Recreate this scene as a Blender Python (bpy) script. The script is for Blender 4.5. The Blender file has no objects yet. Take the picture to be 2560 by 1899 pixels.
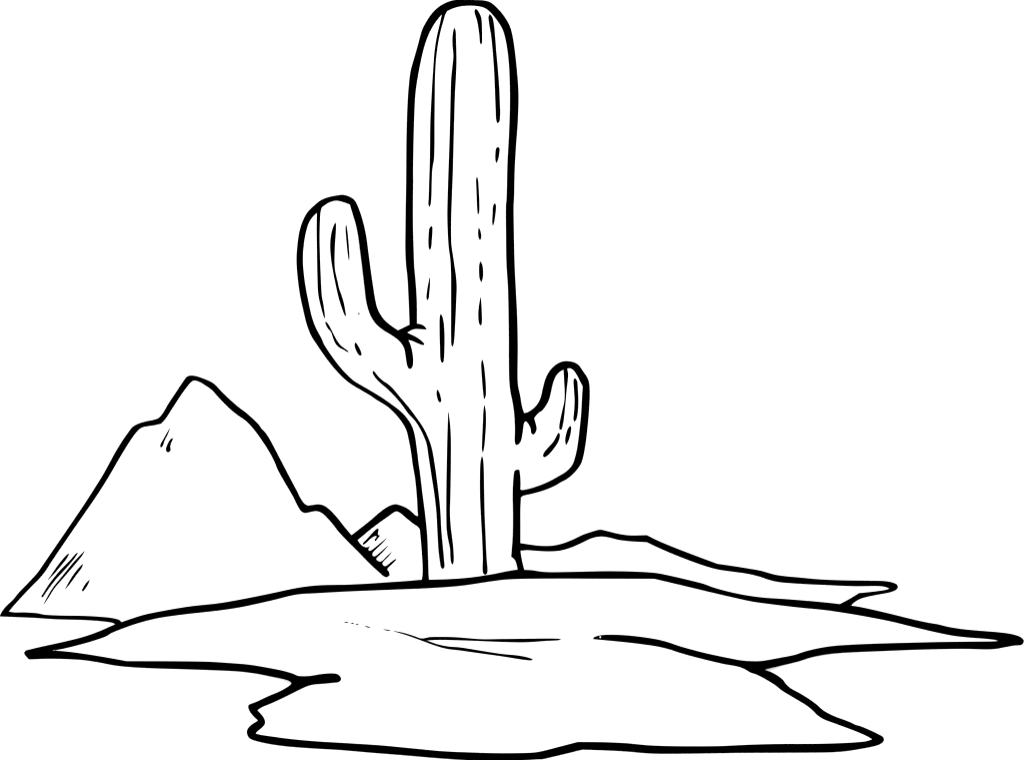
import bpy, math
import numpy as np
from mathutils import Vector
from mathutils.geometry import delaunay_2d_cdt

# ---------------------------------------------------------------- camera, sky, sun, exposure
SC = bpy.context.scene
W0, H0 = 2560.0, 1899.0            # size of the photograph the survey below was read from
F, EYE, VH = 4608.0, 2.4, 1440.0   # focal length in those units, eye height (m), eye level row
cam_d = bpy.data.cameras.new('camera')
cam = bpy.data.objects.new('camera', cam_d)
SC.collection.objects.link(cam)
cam.location = (0, 0, EYE)
cam.rotation_euler = (math.radians(90), 0, 0)
cam_d.sensor_fit = 'HORIZONTAL'
cam_d.sensor_width = 36.0
cam_d.lens = 36.0 * F / W0
cam_d.shift_y = (VH - H0 / 2) / W0
cam_d.clip_start = 0.1
cam_d.clip_end = 60000
SC.camera = cam

world = bpy.data.worlds.new('World')
SC.world = world
world.use_nodes = True
bg = world.node_tree.nodes['Background']
bg.inputs['Color'].default_value = (1, 1, 1, 1)      # an even white overcast sky
bg.inputs['Strength'].default_value = 1.0

sun_d = bpy.data.lights.new('sun', 'SUN')
sun_d.energy = 0.8
sun_d.angle = math.radians(60)
sun_d.color = (1.0, 1.0, 1.0)
sun = bpy.data.objects.new('sun', sun_d)
sun.rotation_euler = (math.radians(55), 0, math.radians(-15))
SC.collection.objects.link(sun)

SC.view_settings.view_transform = 'Standard'
SC.view_settings.look = 'None'
SC.view_settings.exposure = 0.35
SC.view_settings.gamma = 1.0
SC.cycles.filter_width = 1.25
SC.cycles.max_bounces = 12
SC.cycles.diffuse_bounces = 8

# ---------------------------------------------------------------- materials
def material(name, build):
    m = bpy.data.materials.new(name)
    m.use_nodes = True
    nt = m.node_tree
    nt.nodes.clear()
    out = nt.nodes.new('ShaderNodeOutputMaterial')
    d = nt.nodes.new('ShaderNodeBsdfDiffuse')
    nt.links.new(d.outputs[0], out.inputs['Surface'])
    build(nt, d)
    return m

def chalk(nt, d):                  # faintly mottled chalk white
    n = nt.nodes.new('ShaderNodeTexNoise')
    n.inputs['Scale'].default_value = 0.8
    r = nt.nodes.new('ShaderNodeValToRGB')
    r.color_ramp.elements[0].color = (0.90, 0.90, 0.90, 1)
    r.color_ramp.elements[1].color = (0.92, 0.92, 0.92, 1)
    c = nt.nodes.new('ShaderNodeTexCoord')
    nt.links.new(c.outputs['Object'], n.inputs['Vector'])
    nt.links.new(n.outputs['Fac'], r.inputs['Fac'])
    nt.links.new(r.outputs['Color'], d.inputs['Color'])

def ink(nt, d):
    d.inputs['Color'].default_value = (0.0, 0.0, 0.0, 1)

WHITE = material('chalk_white', chalk)
BLACK = material('ink_black', ink)

# ---------------------------------------------------------------- reading the survey paths
TILE = {'A': (0, 900, 500/1180), 'B': (300, 900, 500/1180), 'C': (700, 450, 400/1322),
        'D': (700, 900, 500/1377), 'E': (980, 0, 360/1189), 'G': (980, 450, 360/1189),
        'H': (980, 900, 520/1481), 'I': (0, 1400, 860/2227), 'J': (560, 1480, 920/2227),
        'K': (1250, 1280, 750/2002), 'L': (1800, 1280, 760/2028), 'Q': (780, 860, 280/1542), 'R': (60, 1150, 250/1377), 'S': (230, 900, 300/1652), 'P': (0, 0, 1.0)}

def curve(path, step=4.5):
    """closed smooth curve through the points; a point marked * is a corner"""
    pts, cor, t = [], [], TILE['P']
    for tok in path.split():
        if tok in TILE:
            t = TILE[tok]
            continue
        c = tok.endswith('*')
        x, y = tok.rstrip('*').split(',')
        pts.append((t[0] + float(x)*t[2], t[1] + float(y)*t[2]))
        cor.append(c)
    P = np.array(pts)
    n = len(P)
    out = []
    for i in range(n):
        a, b = P[i], P[(i+1) % n]
        L = np.linalg.norm(b - a)
        if L < 1e-6:
            continue
        p0 = P[i-1] if not cor[i] else a - (b - a)*0.5
        p3 = P[(i+2) % n] if not cor[(i+1) % n] else b + (b - a)*0.5
        k = max(1, int(round(L/step)))
        t0 = 0.0                                         # centripetal Catmull-Rom
        t1 = t0 + max(1e-4, np.linalg.norm(a - p0))**0.5
        t2 = t1 + L**0.5
        t3 = t2 + max(1e-4, np.linalg.norm(p3 - b))**0.5
        for j in range(k):
            s = t1 + (t2 - t1)*j/k
            A1 = (t1-s)/(t1-t0)*p0 + (s-t0)/(t1-t0)*a
            A2 = (t2-s)/(t2-t1)*a + (s-t1)/(t2-t1)*b
            A3 = (t3-s)/(t3-t2)*b + (s-t2)/(t3-t2)*p3
            B1 = (t2-s)/(t2-t0)*A1 + (s-t0)/(t2-t0)*A2
            B2 = (t3-s)/(t3-t1)*A2 + (s-t1)/(t3-t1)*A3
            out.append((t2-s)/(t2-t1)*B1 + (s-t1)/(t2-t1)*B2)
    return np.array(out)

def grow(P, d):
    """move a closed curve outwards by d"""
    nx, pv = np.roll(P, -1, 0), np.roll(P, 1, 0)
    area = (P[:, 0]*nx[:, 1] - nx[:, 0]*P[:, 1]).sum()
    def nrm(v):
        n = np.stack([v[:, 1], -v[:, 0]], 1)
        return n/np.maximum(np.linalg.norm(n, axis=1, keepdims=True), 1e-9)
    n1, n2 = nrm(P - pv), nrm(nx - P)
    b = n1 + n2
    b /= np.maximum(np.linalg.norm(b, axis=1, keepdims=True), 1e-9)
    k = d/np.clip((b*n1).sum(1, keepdims=True), 0.5, 1)
    return P + b*k*(1 if area > 0 else -1)

def inside(poly, q):
    x, y = q[:, 0], q[:, 1]
    r = np.zeros(len(q), bool)
    x1, y1 = poly[:, 0], poly[:, 1]
    x2, y2 = np.roll(x1, -1), np.roll(y1, -1)
    for a, b, c, d in zip(x1, y1, x2, y2):
        if b == d:
            continue
        m = ((b > y) != (d > y)) & (x < (c - a)*(y - b)/(d - b) + a)
        r ^= m
    return r

INK_SPREAD = 0.9                  # ink soaks out a little past the edge of each stroke

class Sheet:
    """an outline filled with triangles that follow every painted mark"""
    def __init__(self, outer, layers, regions, grid, step=4.5):
        o = grow(curve(outer, step), INK_SPREAD)
        loops = [o] + [grow(curve(l, step), (INK_SPREAD if c else -INK_SPREAD)*(len(l) > 60 or c)) for l, c in layers] + [curve(r, 40) for r in regions]
        V, E = [], []
        for L in loops:
            b = len(V)
            V += [tuple(p) for p in L]
            E += [(b+i, b+(i+1) % len(L)) for i in range(len(L))]
        lo, hi = o.min(0), o.max(0)
        allp = np.array(V)
        G, row = [], 0
        y = lo[1]
        while y < hi[1]:
            x = lo[0] + (grid/2 if row % 2 else 0)
            while x < hi[0]:
                G.append((x, y))
                x += grid
            y += grid*0.866
            row += 1
        G = np.array(G)
        G = G[inside(o, G)]
        keep = np.array([((allp - g)**2).sum(1).min() > (grid*0.45)**2 for g in G])
        V += [tuple(p) for p in G[keep]]
        vs, es, fs, _, _, _ = delaunay_2d_cdt([Vector(p) for p in V], E, [], 0, 1e-4)
        P = np.array([(v[0], v[1]) for v in vs])
        T = np.array([list(f) for f in fs if len(f) == 3])
        c = P[T].mean(1)
        a = P[T]
        area = np.abs((a[:, 1, 0]-a[:, 0, 0])*(a[:, 2, 1]-a[:, 0, 1]) - (a[:, 2, 0]-a[:, 0, 0])*(a[:, 1, 1]-a[:, 0, 1]))
        k = inside(o, c) & (area > 1e-7)
        T, c = T[k], c[k]
        used = np.unique(T)
        m = -np.ones(len(P), int)
        m[used] = np.arange(len(used))
        self.P, self.T = P[used], m[T]
        col = np.ones(len(T), int)               # starts as ink
        for L, (l, cc) in zip(loops[1:1+len(layers)], layers):
            col[inside(L, c)] = cc
        self.col = col
        self.reg = np.zeros(len(T), int)
        for i, L in enumerate(loops[1+len(layers):]):
            self.reg[inside(L, c)] = i+1
        # one winding for all
        a = self.P[self.T]
        s = (a[:, 1, 0]-a[:, 0, 0])*(a[:, 2, 1]-a[:, 0, 1]) - (a[:, 2, 0]-a[:, 0, 0])*(a[:, 1, 1]-a[:, 0, 1])
        f = s < 0
        self.T[f] = self.T[f][:, ::-1]
        # border edges
        e = np.vstack([self.T[:, [0, 1]], self.T[:, [1, 2]], self.T[:, [2, 0]]])
        st = {}
        for p, q in e:
            st[(min(p, q), max(p, q))] = st.get((min(p, q), max(p, q)), 0) + 1
        self.border = [(p, q) for p, q in e if st[(min(p, q), max(p, q))] == 1]
        self.edge = np.zeros(len(self.P), bool)
        for p, q in self.border:
            self.edge[p] = self.edge[q] = True

    def solve(self, fixed, rhs):
        """smooth field: Laplacian = -rhs inside, fixed on the border"""
        P, T, n = self.P, self.T, len(self.P)
        I, J, Wt = [], [], []
        M = np.zeros(n)
        for k in range(3):
            i, j, o = T[:, k], T[:, (k+1) % 3], T[:, (k+2) % 3]
            u, v = P[i]-P[o], P[j]-P[o]
            cr = np.abs(u[:, 0]*v[:, 1]-u[:, 1]*v[:, 0])
            w = np.clip(0.5*(u*v).sum(1)/np.maximum(cr, 1e-9), 0.02, 20)
            I += [i, j]
            J += [j, i]
            Wt += [w, w]
            np.add.at(M, i, cr/6)
        I, J, Wt = map(np.concatenate, (I, J, Wt))
        D = np.bincount(I, Wt, n)
        free = ~self.edge
        x0 = np.where(self.edge, fixed, 0.0)
        def A(x):
            return D*x - np.bincount(I, Wt*x[J], n)
        b = (M*rhs - A(x0))*free
        x = np.where(free, 0.0, 0.0)
        r = b - A(x)*free
        z = r/D
        p = z.copy()
        rz = r@z
        r0 = max(np.abs(r).max(), 1e-30)
        for _ in range(3000):
            Ap = A(p)*free
            al = rz/(p@Ap)
            x += al*p
            r -= al*Ap
            if np.abs(r).max() < 1e-7*r0:
                break
            z = r/D
            rn = r@z
            p = z + rn/rz*p
            rz = rn
        return x + x0

def at(P, y):
    """points on the ground survey rays P at distance y"""
    return np.stack([(P[:, 0]-W0/2)*y/F, y, EYE-(P[:, 1]-VH)*y/F], 1)

def mesh_object(name, verts, faces, mats, parent=None, origin=(0, 0, 0)):
    me = bpy.data.meshes.new(name)
    o = np.array(origin)
    me.from_pydata([tuple(v) for v in (np.array(verts)-o)], [], [tuple(int(i) for i in f) for f in faces])
    me.materials.append(WHITE)
    me.materials.append(BLACK)
    me.polygons.foreach_set('material_index', np.array(mats, dtype=np.int32))
    me.polygons.foreach_set('use_smooth', np.ones(len(faces), dtype=bool))
    me.update()
    ob = bpy.data.objects.new(name, me)
    SC.collection.objects.link(ob)
    if parent:
        ob.parent = parent
    else:
        ob.location = origin
    return ob

def tag(ob, label, cat=None, kind=None):
    ob['label'] = label
    if cat:
        ob['category'] = cat
    if kind:
        ob['kind'] = kind

def relief(name, outer, layers, crest, grid, top_flat=0.0, back=1.3, extra=0.0):
    """a hill or dune: its front rises from the ground line to the crest, its back slopes down again"""
    s = Sheet(outer, layers, [], grid)
    gy = np.where(s.P[:, 1] > VH+2, EYE*F/np.maximum(s.P[:, 1]-VH, 2), 1e5)   # distance of the flat ground
    cy = np.interp(s.P[:, 0], [c[0] for c in crest], [c[1] for c in crest])
    yb = np.minimum(gy*0.998, cy)
    q = s.solve(1/yb, np.zeros(len(yb)))
    q = np.maximum(q, 1.004/gy)
    y = np.where(s.edge, yb, 1/q)
    V = at(s.P, y)
    verts, faces, mats = list(V), [t[::-1] for t in s.T], list(s.col)
    ids = np.unique(np.array(s.border))
    n = len(verts)
    idx = {v: i for i, v in enumerate(ids)}
    zmax = V[:, 2].max()
    ring1, ring2 = [], []
    for v in ids:
        p = V[v]
        zz = max(p[2], 0.0)
        a = top_flat*(zz/zmax) + 0.05
        k = (p[1]+a)/p[1]
        ring1.append((p[0]*k, p[1]+a, p[2]-max(0.0, EYE-p[2])*a/p[1]-0.02*a))   # falls away behind the crest
        b = a + back*zz + 0.4
        k = (p[1]+b)/p[1]
        ring2.append((p[0]*k, p[1]+b, -0.4))
    verts += ring1 + ring2
    m = len(ids)
    for p, r in s.border:
        i, j = idx[p], idx[r]
        faces.append((p, r, n+j, n+i))
        faces.append((n+i, n+j, n+m+j, n+m+i))
        mats += [0, 0]
    c = V[ids].mean(0)
    return mesh_object(name, verts, faces, mats, origin=(c[0], c[1], 0.0))

# ---------------------------------------------------------------- ground
S = 40000.0
g = mesh_object('ground', [(-S, -S, 0), (S, -S, 0), (S, S, 0), (-S, S, 0)], [(0, 1, 2, 3)], [0])
tag(g, 'flat plain white desert ground around the outlined dune', 'ground', 'structure')

# ---------------------------------------------------------------- mountain, upper left
MOUNTAIN = '''A 0,1505* 15,1478 40,1447 75,1415 110,1372 170,1310 R 190,1545 270,1430 400,1240 640,890 830,610 1000,345 1090,200 1200,0
 S 310,1290 420,1110 490,1010 560,920 640,875 750,842 860,820 920,795 970,740 1060,590 1150,455 1260,290 1310,228 1360,213 1420,219
 1520,250 B 550,137 600,187 650,235 700,278 745,312 790,352 822,385 832,402* 855,425 880,462 940,575 1000,690 1045,775
 1065,815 1090,848 1110,858 D 200,1000 225,997 262,992 300,1000 340,1028 390,1080 440,1143 492,1205* 540,1258 590,1300 640,1360
 700,1415 735,1440 750,1458 753,1477* P 1000,1562* 300,1559* A 684,1557* 665,1547 600,1537 500,1530 320,1525 200,1517 100,1513 0,1509*'''
MOUNTAIN_W = '''A 50,1482* 90,1435 150,1370 200,1318 R 185,1652 285,1535 360,1420 480,1240 720,890 980,515 1100,330 1180,200 1295,0
 S 410,1290 530,1100 610,990 680,928 760,908 860,893 950,872* 1000,820 1100,670 1200,515 1300,375 1370,295 1410,278 1480,298 1560,345
 1652,410 B 580,217 640,278 690,320
 740,355 780,395 840,475 890,555 915,605 930,642 970,715 1020,800 1050,860 1070,890 1090,900 D 180,1050 215,1042 250,1037
 285,1048 330,1088 370,1135 405,1180 470,1248 540,1318 620,1400 680,1455 718,1487 738,1491 752,1479* 762,1481* P 1010,1580* 330,1580*
 A 735,1560* 716,1544 704,1532 660,1520 580,1512 480,1507 350,1505 260,1500 220,1492 150,1487 85,1487'''
M_MARKS = ['A 1003,400* 985,430 965,465 948,495 945,510 952,513 960,505 970,475 990,435',
 'A 1015,460 1000,475 985,505 979,528 985,541 995,542 1006,530 1004,510 1010,485 1020,462',
 'A 406,1140 390,1152 345,1205 300,1270 281,1296* 310,1268 360,1210 395,1165',
 'A 458,1135 450,1139 416,1177 350,1245 290,1320 255,1375 244,1394 250,1396 280,1355 330,1290 390,1225 440,1165',
 'A 499,1124* 440,1185 370,1270 310,1345 280,1395 257,1440* 285,1400 320,1345 380,1275 440,1205 485,1150',
 'A 489,1202 465,1225 430,1270 400,1320 384,1350* 410,1320 450,1265 480,1225',
 'A 528,1296 510,1312 490,1343 483,1357 490,1362 500,1350 520,1318']
o = relief('mountain', MOUNTAIN, [(MOUNTAIN_W, 0)] + [(m, 1) for m in M_MARKS], [(0, 112), (2560, 112)], 24)
tag(o, 'tall white mountain with a stepped left shoulder and slanted hatch strokes, outlined in black', 'mountain', 'structure')

# ---------------------------------------------------------------- small hill between the mountain and the cactus
HILL = '''D 470,1240* 492,1205* 540,1168 620,1105 690,1045 740,1010 775,995 793,991 830,1000 870,1017 905,1043 935,1070 948,1073
 1050,1170 1150,1330 1260,1560* 1250,1722* 760,1722* 690,1500* 600,1400*'''
HILL_W = '''D 470,1290* 533,1236* 560,1215 620,1165 690,1112 750,1070 785,1045 803,1039 825,1048 870,1085 920,1125 950,1145 965,1165
 1050,1260 1130,1390 1230,1590* 1290,1600* 1290,1740* 750,1740* 690,1500* 600,1400*'''
H_MARKS = ['D 675,1157 655,1170 600,1230 570,1262 572,1268 590,1258 620,1230 650,1210 668,1207 652,1240 656,1243 688,1205* 678,1205 673,1196 678,1165',
 '''D 533,1236* 550,1262 575,1283 600,1288 619,1279* 608,1297 610,1312 625,1310 650,1293 690,1260 735,1223* 700,1262 655,1305 636,1328
 638,1348 652,1350 675,1335 710,1305 746,1273* 715,1310 680,1345 661,1367 675,1382 690,1387 705,1380 735,1350 772,1318* 745,1350
 715,1380 703,1398 710,1412 722,1418 740,1410 770,1385 798,1368 800,1370 770,1402 745,1425 737,1438* 690,1450* 600,1380* 500,1260*''']
o = relief('hill', HILL, [(HILL_W, 0)] + [(m, 1) for m in H_MARKS], [(0, 150), (2560, 150)], 16)
tag(o, 'small white rocky hill with comb-like hatching wedged between mountain and cactus', 'hill', 'structure')

# ---------------------------------------------------------------- far dune, right of the cactus
FAR = '''P 1090,1400* 1180,1345 K 60,195 135,206 200,216 270,224 350,223 420,208 480,185 560,148 620,128 668,114* 720,127 790,144 860,154
 980,153* 1050,188 1150,230 1300,288 1450,344* 1550,358 1650,374 1740,390 1830,415 1900,426 2000,435 L 650,446 800,453 1000,456
 1100,459 1150,468 1180,482 1186,497 1175,514 1140,530 1060,546 980,562 930,578 890,603 873,622* P 2110,1535* 1090,1535*'''
FAR_W = '''P 1080,1430* 1180,1370 K 60,249 138,254 180,251 250,256 330,259 400,254 470,235 540,205 600,176 640,164 680,160 730,167 790,182 860,191
 980,198* 1060,236 1180,287 1320,340 1400,366 1460,381 1550,394 1650,408 1730,427 1790,447 1850,462 2000,475 L 700,483 900,491 1050,490
 1090,493 1115,500 1133,507* 1110,516 1040,527 928,539* 860,580 798,613* P 2099,1550* 1080,1550*'''
o = relief('dune', FAR, [(FAR_W, 0)], [(1090, 150), (1500, 165), (1900, 230), (2160, 430), (2560, 430)], 24)
tag(o, 'low white dune with a peaked crest far behind the cactus, tapering to the right', 'dune', 'structure')

# ---------------------------------------------------------------- sand mound the cactus grows on
SAND = '''I 157,598 165,585 200,575 280,556 400,530 540,495 640,460 750,412 780,402 850,378 930,353 1050,328 1230,298 1420,277 1560,253
 1750,215 1900,183 1980,170 2060,162 2227,158 D 450,1545 600,1538 750,1528 880,1519 975,1511 H 265,1562 400,1558 520,1550 600,1541
 720,1522 820,1502 895,1491 941,1492 1000,1495 1050,1503 1110,1508 1250,1507 1481,1502 K 750,393 900,396 1040,405 1120,420
 1230,445 1360,478 1420,500 1520,528 1640,553 1760,569 1880,577 L 532,586 650,596 800,612 870,622 915,628 1000,645 1150,680 1300,717
 1400,738 1450,746 1520,763 1620,779 1750,791 1870,801 1950,813 2005,832 2026,855 2022,872 2010,882 1970,885 1900,897 1840,908
 1780,911 1650,908 1500,909 1300,914 1100,922 900,930 780,937 690,948 600,967 530,990 450,1010 350,1033 310,1043 296,1050*
 340,1065 390,1093 422,1120 437,1142 470,1172 530,1205 590,1242 640,1278 690,1321 760,1358 830,1384 880,1404 905,1417 930,1423
 1000,1452 1060,1481 1085,1496 1092,1513 1085,1530 1060,1546 1010,1560 920,1577 830,1590 740,1596 600,1598 400,1599 150,1600 0,1602
 K 1200,1606 1050,1606 960,1602 850,1592 700,1584 552,1579* 450,1604 350,1628 280,1643 J 1900,1006 1780,1014 1600,1016 1450,1010
 1300,1000 1100,983 900,967 700,950 500,938 350,925 240,907 170,888 150,875 140,850 142,830 160,806 208,774* 180,748 155,715 147,690
 150,681 200,660 270,627 330,602 375,578 402,560 409,549 400,537 370,525 300,510 200,490 100,477 0,471 I 1200,702 1000,696 830,687
 740,677 640,658 540,643 450,637 330,634 188,638* 170,620'''
SAND_W = '''I 338,582* 400,572 500,548 600,520 690,488 715,472 800,437 900,403 1020,373 1200,347 1400,325 1550,303 1750,260 1920,220 2050,211
 2227,201 D 600,1584 800,1576 1000,1568 H 420,1610 520,1600 620,1585 720,1570 800,1560 900,1555 1000,1553 1250,1552 K 600,441 1030,442*
 1200,482 1400,530 1560,567 1680,593 1800,610 2002,634 L 700,650 850,672 1000,698 1150,728 1300,765 1450,800 1550,820 1650,832
 1780,842 1840,850 1862,857* 1830,860 1700,862 1500,864 1200,871 1000,877 850,884 740,893 640,910 560,930 500,950 400,970 330,983
 270,992 200,992 140,987 70,974 0,960 K 1350,934 1200,893 1120,866 1050,848 950,832 850,821 740,816 680,819 645,826 630,832 624,838* 624,844*
 750,856 850,866 950,878 1050,893 1130,912 1200,935 1300,963 1400,988 1500,1011 1560,1021 1600,1030 1640,1047 1675,1068 1700,1075
 1740,1093 1800,1127 1840,1153 1880,1185 1940,1222 L 530,1256 580,1287 620,1320 650,1350 690,1376 760,1403 850,1436 930,1467
 990,1495 1018,1512* 980,1525 920,1532 820,1538 650,1543 400,1544 200,1549 0,1558 K 1300,1560 1150,1559 1000,1554 930,1548 850,1540
 700,1533 520,1531* 400,1562 300,1588 240,1600 180,1604 0,1606 J 1500,968 1320,960 1150,944 950,925 750,912 550,900 400,886 280,870
 215,860 189,853* 200,840 235,810 248,790 247,775 235,750 215,727 201,711* 225,695 300,663 380,625 450,590 500,567 540,556 600,551
 660,545 695,540 708,525 702,508 685,494 660,490 620,491 570,497 530,504 480,507 445,504 420,493 360,475 250,453 150,437 0,425
 I 1350,656 1150,653 820,652* 700,630 560,607 450,592'''
S_MARKS = ['''J 1025,233* 1080,243 1150,264 1190,278 1215,277 1240,271 1300,269 1400,271 1500,279 1560,283 1680,282 1850,280 1980,279 2030,281
 2038,284 2030,287 1950,292 1830,300 1750,300 1600,295 1450,289 1300,286 1222,289* 1290,313 1350,326 1430,333 1550,352 1680,372
 1780,382 1840,394 1867,405 1860,409 1800,404 1700,388 1550,367 1430,350 1350,340 1280,321 1190,288 1100,256''',
 'J 727,180 740,177.5 753,180 740,182.5', 'J 768,186 777,183.5 787,186 777,188.5', 'J 798,192 806,189.5 813,192 806,194.5',
 'J 853,203 868,205 885,212 868,210', 'J 965,223 985,225.5 1010,231 990,230.5']
o = relief('sand', SAND, [(SAND_W, 0), ('K 663,829 669,839* 675,829 669,826.5', 0)] + [(m, 1) for m in S_MARKS],
           [(60, 60), (300, 58), (740, 54), (1000, 44), (1150, 42), (1300, 42), (1650, 48), (1900, 55), (2200, 62), (2560, 74)], 34,
           top_flat=5.0, back=2.5)
tag(o, 'broad white sand mound under the cactus, its wavy edge and thin cracks drawn in black', 'sand', 'structure')

# ---------------------------------------------------------------- the saguaro
CACTUS = '''H 215,1620* D 978,1505 982,1480 983,1420 978,1330 970,1230 963,1160 950,1055 945,960 932,820 Q 1388,1652 1365,1480 1335,1320 1300,1180 1245,1080 1150,960 1050,865 980,818 880,758
 820,715 720,655 620,597 520,535 430,460 320,345 200,195 65,0 C 258,1283 225,1200 190,1060
 165,940 150,830 140,720 138,640 145,540 160,435 185,350 225,272 280,215 345,165 415,140 480,128 520,124 560,134 605,158 630,192
 660,265 690,365 712,470 728,590 745,720 765,860 785,985 800,1050 825,1105 865,1160 920,1206 975,1243* 1072,1195* 1068,1080 1062,940
 1054,800 1042,690 1037,560 1038,420 1040,250 1044,0 E 119,1400 121,1150 128,900 140,710 155,590 185,480 215,375 250,250 280,190
 330,115 390,58 460,20 530,2 600,0 690,4 760,8 810,22 860,62 920,130 968,210 990,280 1010,400 1030,580 1042,740 1043,850 1036,1030
 1024,1190 1012,1400 1006,1652 G 1003,200 1006,480 1012,720 1022,920 1032,1120 1037,1360 1036,1652 H 898,190 912,255 925,330
 940,378* 965,372 1000,350 1035,315 1060,265 1075,200 1095,130 1125,75 1165,35 1210,12 1250,8 1300,18 1330,38 1360,80 1390,125
 1402,160 1407,230 1403,340 1394,450 1378,590 1362,680 1345,735 1310,785 1270,825 1235,850 1200,868 1160,892 1080,925 1000,948
 930,965 917,975* 913,1060 913,1180 913,1303 914,1355 922,1410 935,1470 941,1492 952,1560*'''
CACTUS_W = '''H 268,1620* D 1025,1510 1022,1480 1018,1350 1012,1200 998,1060 980,920 962,770 Q 1467,1652 1440,1430 1405,1220 1365,1110 1290,1000 1200,910 1080,820 950,730
 800,640 680,570 580,510 510,450 400,335 280,180 162,0 C 345,1315 295,1220 262,1130 235,1010 210,880 195,770 188,660
 193,560 208,455 235,360 265,310 306,268* 304,400 306,560 310,780 316,930 330,1010 368,1140 370,1130 358,1030 345,960 338,850 330,650
 326,480 330,320 335,260 345,225* 400,188 460,170 510,178 578,201* 605,290 630,375 648,470 665,600 685,760 700,890 712,990 728,1060
 755,1130 795,1188 850,1235 920,1278 975,1318 1010,1357 1030,1400 1040,1460 1052,1530 1065,1557 1080,1558 1095,1535 1099,1480
 1090,1410 1075,1355 1059,1318* 1100,1330 1150,1352 1185,1362 1192,1356 1170,1330 1130,1300 1085,1278 1050,1261* 1080,1240 1115,1229
 1160,1230 1211,1234* 1195,1210 1165,1193 1130,1187* 1130,1080 1127,960 1118,830 1108,720 1102,560 1098,420 1097,200 1099,0
 E 173,1400 177,1150 183,950 192,780 208,660 232,530 262,400 300,290 345,205 385,150 415,115* 398,190 370,310 352,430 342,560 333,700
 325,850 318,1000 315,1200 313,1350 308,1500 G 304,150 302,205 308,220 318,200 324,140 E 327,1500 333,1390 345,1320
 349,1230 350,1000 352,800 354,650 362,500 378,370 400,260 425,170 440,120 455,93* 500,72 560,55 640,48 720,54 775,72 815,105 865,165
 910,235 935,310 955,420 968,550 974,700 975,880 968,1100 955,1350 947,1652 G 943,200 943,450 947,700 958,870 962,1000 966,1250
 970,1652 H 845,225 862,310 872,390 876,480 877,590 884,603 900,598 918,570 930,510 940,445 950,432 970,450 988,485 992,518
 1005,529 1020,515 1029,490 1022,450 1011,412* 1025,393 1050,368 1065,360 1090,330 1115,285 1130,230 1145,165 1165,115 1190,85
 1222,65* 1226,140 1230,220 1228,290 1213,360 1200,420 1192,470 1195,493 1205,494 1216,460 1226,390 1235,300 1243,210 1252,130
 1253,95 1246,60* 1265,56 1290,68 1320,110 1340,150 1359,186* 1354,270 1348,380 1336,500 1322,610 1305,690 1285,745 1245,790 1190,825
 1110,868 1030,900 960,920 925,925 912,920* 914,870 910,810 904,783 890,779 875,787 867,830 862,900 861,970 863,1100 861,1250 855,1340
 850,1397* 872,1415 885,1440 892,1470 897,1493 908,1565*'''
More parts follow.
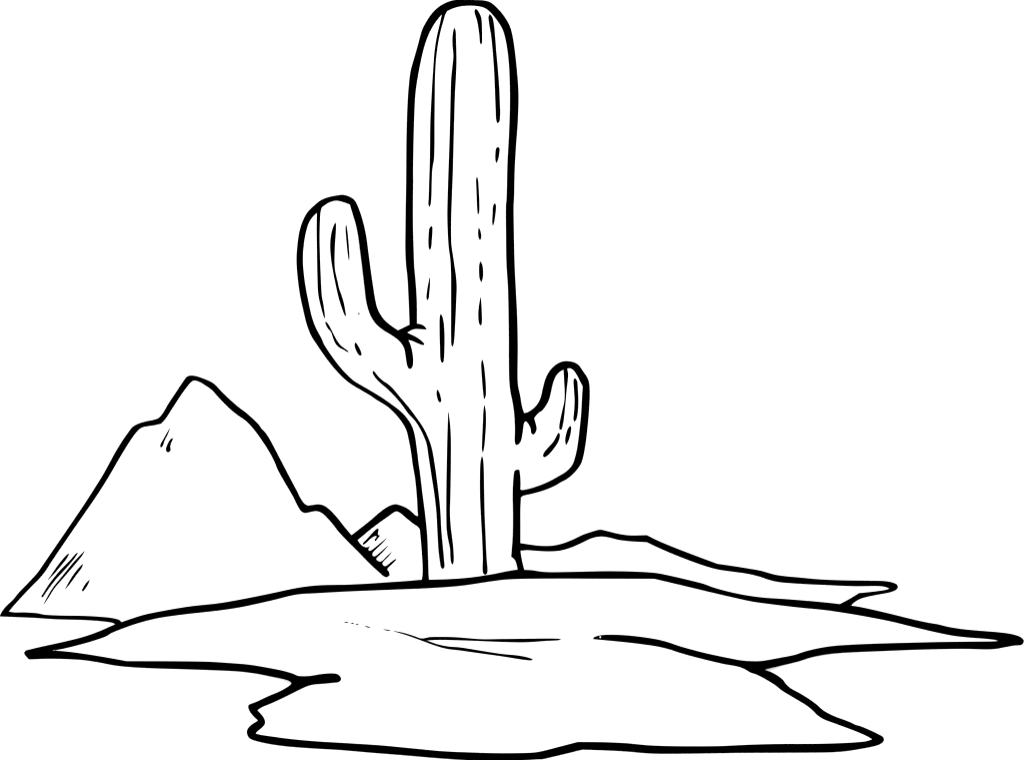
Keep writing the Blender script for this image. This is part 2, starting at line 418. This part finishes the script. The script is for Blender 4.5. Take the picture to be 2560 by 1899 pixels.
C_MARKS = [
 '''E 515,234 502,290 501,380 508,460 500,550 490,650 485,800 482,950 475,1200 468,1400 460,1652 G 458,300 462,440 470,560 482,650 488,760
 489,900 489,1100 489,1300 493,1365 500,1374 510,1340 518,1240 525,1100 530,980 533,880 528,800 515,710 502,620 490,540 487,440
 488,300 493,150 E 502,1400 508,1150 513,980 518,800 526,650 531,540 531,450 528,340 523,250''',
 'E 690,76 683,90 685,115 700,160 712,220 722,290 728,355 734,368 741,360 743,300 741,200 735,145 720,110 703,84',
 '''E 805,121 798,140 805,210 820,300 833,430 845,600 852,770 857,900 862,990 872,1018 885,1005 892,940 889,840 884,720 872,560 860,430
 850,300 840,200 825,140''',
 'E 875,1214 862,1225 855,1270 855,1320 862,1344 874,1320 884,1270 886,1225',
 'E 701,1461 695,1490 G 696,30 700,130 704,230 711,284 718,270 720,180 715,80 709,0',
 'G 845,196 836,215 832,280 829,350 833,376 842,350 853,280 858,220 855,200',
 'G 716,394* 712,430 716,475 727,495 735,480 735,450 727,415',
 'G 730,674 722,700 720,760 725,815 738,843* 750,800 751,750 744,700',
 'G 732,966* 722,1020 714,1090 716,1160 724,1192 735,1200 741,1180 740,1090 736,1010',
 'G 745,1484 738,1510 H 637,60 643,150 650,230 657,276 667,250 667,180 661,100 652,30',
 'H 658,322 652,360 647,470 642,590 642,640 647,655 655,620 663,540 669,430 666,360',
 '''H 641,685 632,720 627,850 628,970 635,1120 644,1290 648,1420 646,1480 650,1515 663,1526 676,1517 679,1490 672,1400 665,1250 658,1080
 655,930 653,800 648,710''',
 '''H 401,368* 396,520 391,750 388,950 388,1120 391,1210 402,1280 414,1340 418,1410 425,1445 432,1451 438,1430 436,1350 428,1270 418,1190
 412,1100 415,950 418,750 418,550 411,440''',
 '''Q 842,370 836,390 850,425 890,480 940,530 1040,615 1140,715 1230,820 1330,955 1430,1065 1500,1180 1542,1268 D 1010,575 1025,670 1045,800 1065,930 1078,1050 1085,1180
 1092,1300 1103,1390 1110,1425 1120,1435 1130,1425 1128,1370 1120,1280 1110,1170 1105,1070 1098,980 1080,830 1060,690 1040,590
 Q 1542,1170 1450,1030 1330,870 1220,740 1110,610 1045,550 990,515 930,465 890,420 858,378''',
 'H 323,211 318,235 324,270 334,295 343,300 350,290 345,260 335,228',
 'G 403,1106 396,1130 394,1250 397,1380 402,1480 410,1503 421,1506 428,1470 432,1380 432,1260 426,1180 414,1125',
 'G 325,383 310,400 304,450 302,520 306,565 313,576 322,555 328,490 333,410 331,386',
 'G 313,800* 300,860 290,920 286,975 292,991 300,980 308,920 313,860',
 '''C 458,354 440,390 422,460 416,550 423,650 440,760 460,860 485,970 510,1050 535,1115 544,1124 540,1090 525,1010 500,930 490,905 475,840
 455,750 450,690 452,560 460,430 462,370''',
 'C 546,371 543,400 550,500 560,600 570,668* 572,640 566,530 555,420',
 'C 652,1094* 648,1104 652,1115* 656,1104',
 '''C 378,1170 376,1180 390,1215 425,1260 438,1300 460,1350 490,1382 530,1402 558,1420 565,1417 545,1400 500,1365 470,1325 440,1270
 415,1220 392,1183''',
 'C 622,1342 617,1360 625,1395 645,1435 662,1450 673,1443 665,1410 645,1370',
 'H 1301,128 1294,140 1296,200 1301,280 1298,360 1293,420 1298,437 1310,425 1322,370 1326,290 1322,200 1316,145',
 'H 1185,518 1175,535 1150,580 1110,625 1085,655 1076,680 1083,690 1110,675 1150,630 1180,585 1194,545 1192,522',
 'H 1270,468 1255,485 1240,530 1234,570 1239,604* 1255,575 1270,525 1275,480']
LEFT_ARM = 'P 1010,805* 1010,819* 1014,850* 1025,921* 1022,1000* 1013,1072* 990,1085* 700,1000* 650,400* 950,400* 990,780*'
RIGHT_ARM = 'H 940,340* 939,410* 915,590* 897,690* 905,780* 914,930* 910,1000* 1500,1000* 1500,-60* 1000,-60*'
CY = 43.9
s = Sheet(CACTUS, [(CACTUS_W, 0)] + [(m, 1) for m in C_MARKS], [LEFT_ARM, RIGHT_ARM], 15)
s.edge &= s.P[:, 1] < 1449                               # the foot is open: it goes down into the sand
phi = s.solve(np.zeros(len(s.P)), np.full(len(s.P), 2.0))
t = np.sqrt(np.maximum(phi, 0))*CY/F                     # half thickness: round cross-sections
front = at(s.P, CY - t)
rear = at(s.P, CY + t)
root = bpy.data.objects.new('saguaro_cactus', None)
SC.collection.objects.link(root)
base = np.array([(1170-W0/2)*CY/F, CY, EYE-(1452-VH)*CY/F])
root.location = base
tag(root, 'tall white cactus with two upturned arms and broken black rib lines', 'cactus')
for r, (nm, lab) in enumerate([('trunk', None), ('arm', 'longer, higher arm curving up on the left'),
                               ('arm', 'short stubby arm curving up on the right')]):
    T = s.T[s.reg == r]
    col = s.col[s.reg == r]
    used = np.unique(T)
    m = -np.ones(len(s.P), int)
    m[used] = np.arange(len(used))
    n = len(used)
    bk = m.copy()
    bk[used] = np.where(s.edge[used], m[used], m[used] + n)
    verts = np.vstack([front[used], rear[used]])
    faces = [tuple(m[q][::-1]) for q in T]
    mats = list(col)
    for q, c in zip(T, col):
        f = tuple(bk[q])
        faces.append(f)
        mats.append(c)
    ob = mesh_object(nm, verts, faces, mats, parent=root, origin=base)
    if lab:
        ob['label'] = lab
